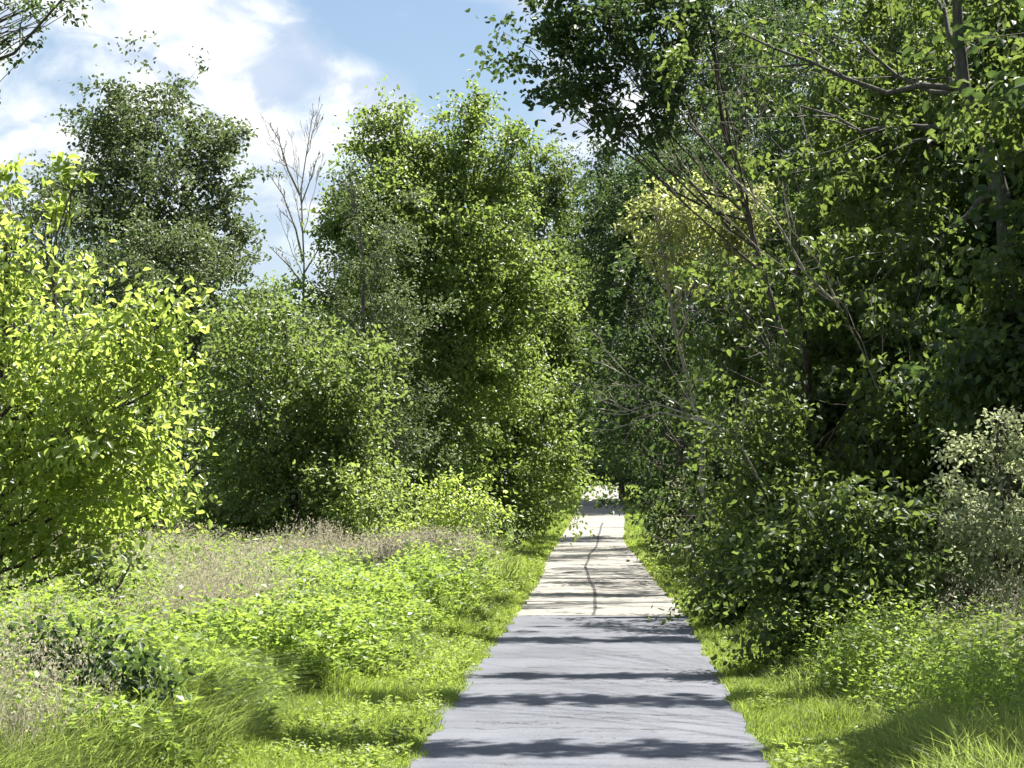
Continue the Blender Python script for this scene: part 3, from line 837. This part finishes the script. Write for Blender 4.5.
# tall meadow grass
ps = []
n = 190000
x, y = frustum_points(rg, n, 12.5, 62, left_frame, lambda y: lawn_l(y) + .15, 1.5)
h = rg.uniform(.28, .72, n) * (.45 + 1.15 * patch(x, y, .7, 8)) * np.clip((lawn_l(y) + .4 - x) * 1.3, .35, 1)
w = .0062 * np.clip(y / 18, 1, 3.5) * rg.uniform(.7, 1.4, n)
v, q, t = blades(x, y, h, w, rg, .55)
ps.append((v, q, t, np.clip(rg.normal(.45, .22, n) + (patch(x, y, .5, 12) - .5) * .7, 0, 1)))
n = 95000
x, y = frustum_points(rg, n, 12.5, 60, lambda y: lawn_r(y) - .15, lambda y: np.minimum(right_frame(y), 7.5), 1.5)
h = rg.uniform(.16, .44, n) * (.6 + .75 * patch(x, y, .7, 9)) * np.clip((x - lawn_r(y) + .35) * 1.3, .35, 1.1)
w = .0062 * np.clip(y / 18, 1, 3.5) * rg.uniform(.7, 1.4, n)
v, q, t = blades(x, y, h, w, rg, .42, (-.1, 0))
ps.append((v, q, t, np.clip(rg.normal(.45, .22, n), 0, 1)))
build_blades('meadow_grass', ps, M['grass'], 'tall green grass of the meadow and the right bank')

# dry seed-heading grass: patches given by centre x, y, radius x, radius y, weight
DRY = [(-4.25, 23.5, .75, 3.0, 1.0), (-4.9, 17.5, .7, 1.6, .45), (-7.0, 40, 2.6, 6.0, .5), (-5.0, 42, 2.0, 4.5, .45), (-3.3, 36.5, .9, 3.5, 1.0), (-5.6, 29, 1.2, 3, .35), (-9.5, 38, 2, 6, .6), (4.0, 19.5, .9, 2.2, .5)]
px_, py_ = [], []
for (cx, cy, rx, ry, wt) in DRY:
    k = int(4600 * wt * math.sqrt(rx * ry / 2.2))
    a = rg.normal(0, .55, (k, 2))
    px_.append(cx + a[:, 0] * rx); py_.append(cy + a[:, 1] * ry)
n = 16000
x, y = frustum_points(rg, n, 13, 60, left_frame, lambda y: lawn_l(y) - .4, 1.5)
kp = patch(x, y, .45, 21) > .66
px_.append(x[kp]); py_.append(y[kp])
x = np.concatenate(px_); y = np.concatenate(py_)
ok = (x < lawn_l(y) - .1) | (x > lawn_r(y) + .4)
x, y = x[ok], y[ok]
n = len(x)
h = rg.uniform(.45, 1.15, n) * (.55 + .75 * patch(x, y, .9, 15))
w = .0026 * np.clip(y / 18, 1, 3.5) * rg.uniform(.8, 1.4, n)
v, q, t = blades(x, y, h, w, rg, .2)
tips = v.reshape(-1, 5, 3)[:, 4]
ti = np.clip(rg.normal(.5, .25, n), 0, 1)
k = 5
P = np.repeat(tips, k, 0) + rg.normal(0, 1, (n * k, 3)) * np.array([.022, .022, .06])
Vh, Fh, c = leaf_geo(P, rg.normal(0, .5, (n * k, 3)) + np.array([.2, 0, .8]), rg.normal(0, 1, (n * k, 3)), rg.uniform(.018, .04, n * k) * np.repeat(np.clip(y / 26, 1, 1.7), k), .4, False)
ob = mesh_obj('dry_grass', np.concatenate([v, Vh]), [np.concatenate([q, Fh + len(v)]), t], M['dry'], tint=np.concatenate([ti, np.repeat(ti, k), ti]))
tag(ob, 'pinkish beige seed-heading grass patches in the meadow', 'grass', kind='stuff')


# leafy weeds
def weeds(x, y, h, rng, leaf, mat, name, label, per=18, mid=.25):
    n = len(x)
    B = np.stack([x, y, gz(x, y)], 1)
    ln = np.stack([rng.normal(.05, .2, n), rng.normal(0, .2, n), np.ones(n)], 1)
    idx = np.repeat(np.arange(n), per)
    f = np.clip(rng.beta(2.2, 1.3, len(idx)), .05, 1)
    th = rng.uniform(0, 2 * math.pi, len(idx))
    hs = h[idx]
    P = B[idx] + ln[idx] * (f * hs)[:, None]
    out = np.stack([np.cos(th), np.sin(th), th * 0], 1)
    P += out * (rng.uniform(.0, .12, len(idx)) * (1.2 - f) * hs / .7)[:, None]
    D = out + np.array([0, 0, .25]) + rng.normal(0, .3, (len(idx), 3))
    Nn = np.array([0, 0, 1]) + rng.normal(0, .4, (len(idx), 3))
    V, Fc, c = leaf_geo(P, D, Nn, leaf * rng.uniform(.6, 1.3, len(idx)) * (1.15 - .4 * f) * np.clip(y[idx] / 28, 1, 1.8), .55, False)
    tint = np.clip(rng.normal(.45, .2, len(idx)) + (patch(x, y, .9, 31)[idx] - .5) * .5, 0, 1)
    sw = np.full(n, .005)
    sv, sq, st = blades(x, y, h * .95, sw, rng, .05)
    ob = mesh_obj(name, np.concatenate([V, sv]), [np.concatenate([Fc, sq + len(V)]), st + len(V)], M[mat], tint=np.concatenate([tint, np.full(n, .3), np.full(n, .3)]))
    return tag(ob, label, 'weeds', kind='stuff')


WD = [(-3.1, 23.5, .95, 3.6, 1500), (-2.75, 29, .8, 4, 1100), (-3.9, 28.5, .9, 4, 900), (-2.6, 20.6, .5, 1.8, 420), (-5.8, 25, 1.3, 4.5, 900), (-4.2, 17.5, 1.2, 2, 420), (-3.2, 16.2, .6, 1.6, 260), (-8.5, 30, 2, 6, 700), (-2.5, 36, .5, 5, 500), (-6.2, 20.2, .9, 2.2, 700), (-5.2, 22.5, 1.0, 2.0, 700), (-7.2, 26, 1.4, 3.5, 700), (-4.4, 33, 1.2, 4, 600), (-9.0, 34, 2, 4, 500), (-3.8, 19.2, .8, 1.6, 500), (-4.6, 15.6, 1.0, 1.3, 420), (-5.4, 17.6, .9, 1.5, 420), (-3.0, 17.8, .5, 1.5, 240), (-7.5, 36, 2.2, 6, 1400), (-5.0, 39, 1.6, 5, 1200), (-6.5, 44, 2.5, 5, 900), (-3.6, 15.0, .8, 1.0, 420), (-5.2, 19.5, 1.0, 2.2, 700), (-4.4, 16.6, .9, 1.4, 420), (-10, 40, 2.5, 7, 500)]
xx, yy, hh = [], [], []
for cx, cy, rx, ry, k in WD:
    a = rg.normal(0, .6, (k, 2))
    xx.append(cx + a[:, 0] * rx); yy.append(cy + a[:, 1] * ry)
x = np.concatenate(xx); y = np.concatenate(yy)
ok = x < lawn_l(y) + .12
x, y = x[ok], y[ok]
h = rg.uniform(.40, .95, len(x)) * (.45 + .95 * patch(x, y, 1.1, 41)) * np.clip((lawn_l(y) + .35 - x) * 1.4, .3, 1)
weeds(x, y, h, rg, .095, 'weed', 'weeds', 'bright leafy weeds massed between the meadow and the path', 22)
xx, yy = [], []
for cx, cy, rx, ry, k in [(3.2, 21.5, .9, 3.2, 900), (3.0, 17.5, .7, 2, 520), (2.4, 20.5, .4, 2.5, 420), (4.0, 18.0, .8, 2, 420), (2.5, 27, .5, 4, 420), (2.3, 36, .4, 6, 420), (4.6, 21, .6, 2, 200), (2.5, 48, .5, 8, 300)]:
    a = rg.normal(0, .6, (k, 2))
    xx.append(cx + a[:, 0] * rx); yy.append(cy + a[:, 1] * ry)
x = np.concatenate(xx); y = np.concatenate(yy)
ok = x > lawn_r(y) - .1
x, y = x[ok], y[ok]
h = rg.uniform(.3, .95, len(x)) * np.clip((x - lawn_r(y) + .35) * 1.3, .35, 1)
weeds(x, y, h, rg, .065, 'weed', 'weeds', 'leafy weeds on the bank right of the path', 18)

x1, y1 = frustum_points(rg, 2600, 13, 60, lambda y: lawn_l(y) - .2, lambda y: pc(y) - HW - .04, 1.6)
x2, y2 = frustum_points(rg, 2200, 13, 60, lambda y: pc(y) + HW + .04, lambda y: lawn_r(y) + .2, 1.6)
x = np.concatenate([x1, x2]); y = np.concatenate([y1, y2])
ok = patch(x, y, 1.7, 51) > .48
x, y = x[ok], y[ok]
weeds(x, y, rg.uniform(.07, .22, len(x)), rg, .05, 'lawn', 'verge_weeds', 'low broad-leaved weeds scattered in the short verge grass', 10)

# ------------------------------------------------------------------ sky
world = bpy.data.worlds.new('World')
scene.world = world
world.use_nodes = True
nt = world.node_tree
N, L = nt.nodes, nt.links
N.clear()
sky = N.new('ShaderNodeTexSky')
sky.sky_type = 'NISHITA'
sky.sun_disc = False
sky.sun_elevation = SUN_EL
sky.sun_rotation = math.atan2(S[0], S[1])
sky.altitude = 200
sky.air_density = 1.0
sky.dust_density = .6
sky.ozone_density = .7
tc = N.new('ShaderNodeTexCoord')


def cloud_noise(scale, detail, off, stretch=(1, 1, 1.6), dist=.4):
    mp = N.new('ShaderNodeMapping')
    mp.inputs['Location'].default_value = off
    mp.inputs['Scale'].default_value = stretch
    L.new(tc.outputs['Generated'], mp.inputs[0])
    n = N.new('ShaderNodeTexNoise')
    n.inputs['Scale'].default_value = scale
    n.inputs['Detail'].default_value = detail
    n.inputs['Roughness'].default_value = .55
    n.inputs['Distortion'].default_value = dist
    L.new(mp.outputs[0], n.inputs['Vector'])
    return n


def mrange(src, a, b, c=0.0, d_=1.0, smooth=True):
    r = N.new('ShaderNodeMapRange')
    r.interpolation_type = 'SMOOTHSTEP' if smooth else 'LINEAR'
    r.inputs['From Min'].default_value = a; r.inputs['From Max'].default_value = b
    r.inputs['To Min'].default_value = c; r.inputs['To Max'].default_value = d_
    L.new(src, r.inputs['Value'])
    return r.outputs[0]


n1 = cloud_noise(14, 6, (.3, .1, .22))
n2 = cloud_noise(24, 7, (1.3, .4, .7))
acc = n1.outputs['Fac']
for (px, py, rad, amp) in [(230, 50, .062, .16), (365, 105, .035, .16), (40, 90, .08, .14), (290, 200, .07, .12), (150, 150, .06, .08), (440, 30, .05, -.30), (165, 35, .022, -.10), (480, 50, .018, .20), (500, 110, .05, -.10), (285, 258, .022, -.16), (590, 120, .05, .15), (350, 20, .03, -.1)]:
    v = fwd * F + rgt * (px - CXP) + upv * (CYP - py)
    v.normalize()
    ds = N.new('ShaderNodeVectorMath'); ds.operation = 'DISTANCE'
    L.new(tc.outputs['Generated'], ds.inputs[0]); ds.inputs[1].default_value = v
    w = mrange(ds.outputs['Value'], 0, rad, amp, 0)
    ad = N.new('ShaderNodeMath'); ad.operation = 'ADD'
    L.new(acc, ad.inputs[0]); L.new(w, ad.inputs[1])
    acc = ad.outputs[0]
cover = mrange(acc, .36, .70)
body = mrange(n2.outputs['Fac'], .40, .60)
cc = N.new('ShaderNodeMix'); cc.data_type = 'RGBA'
cc.inputs['A'].default_value = (5.4, 6.2, 7.6, 1)
cc.inputs['B'].default_value = (9.6, 9.75, 9.8, 1)
L.new(body, cc.inputs['Factor'])
mx = N.new('ShaderNodeMix'); mx.data_type = 'RGBA'
L.new(cover, mx.inputs['Factor'])
L.new(sky.outputs[0], mx.inputs['A'])
L.new(cc.outputs['Result'], mx.inputs['B'])
bg = N.new('ShaderNodeBackground')
bg.inputs['Strength'].default_value = .042
L.new(mx.outputs['Result'], bg.inputs['Color'])
wo = N.new('ShaderNodeOutputWorld')
L.new(bg.outputs[0], wo.inputs[0])

# ------------------------------------------------------------------ render settings
vs = scene.view_settings
vs.view_transform = 'Standard'
vs.look = 'None'
vs.gamma = 1
vs.use_curve_mapping = False
vs.exposure = 1.6
scene.render.engine = 'CYCLES'
cy = scene.cycles
cy.max_bounces = 6
cy.diffuse_bounces = 3
cy.glossy_bounces = 2
cy.transmission_bounces = 4
cy.use_denoising = True
cy.sample_clamp_indirect = 8
cy.use_adaptive_sampling = True
cy.adaptive_threshold = .02
for k_, v_ in sorted(STAT.items(), key=lambda t: -t[1])[:12]:
    print('FACES', v_, k_)
print('TOTAL', sum(STAT.values()))
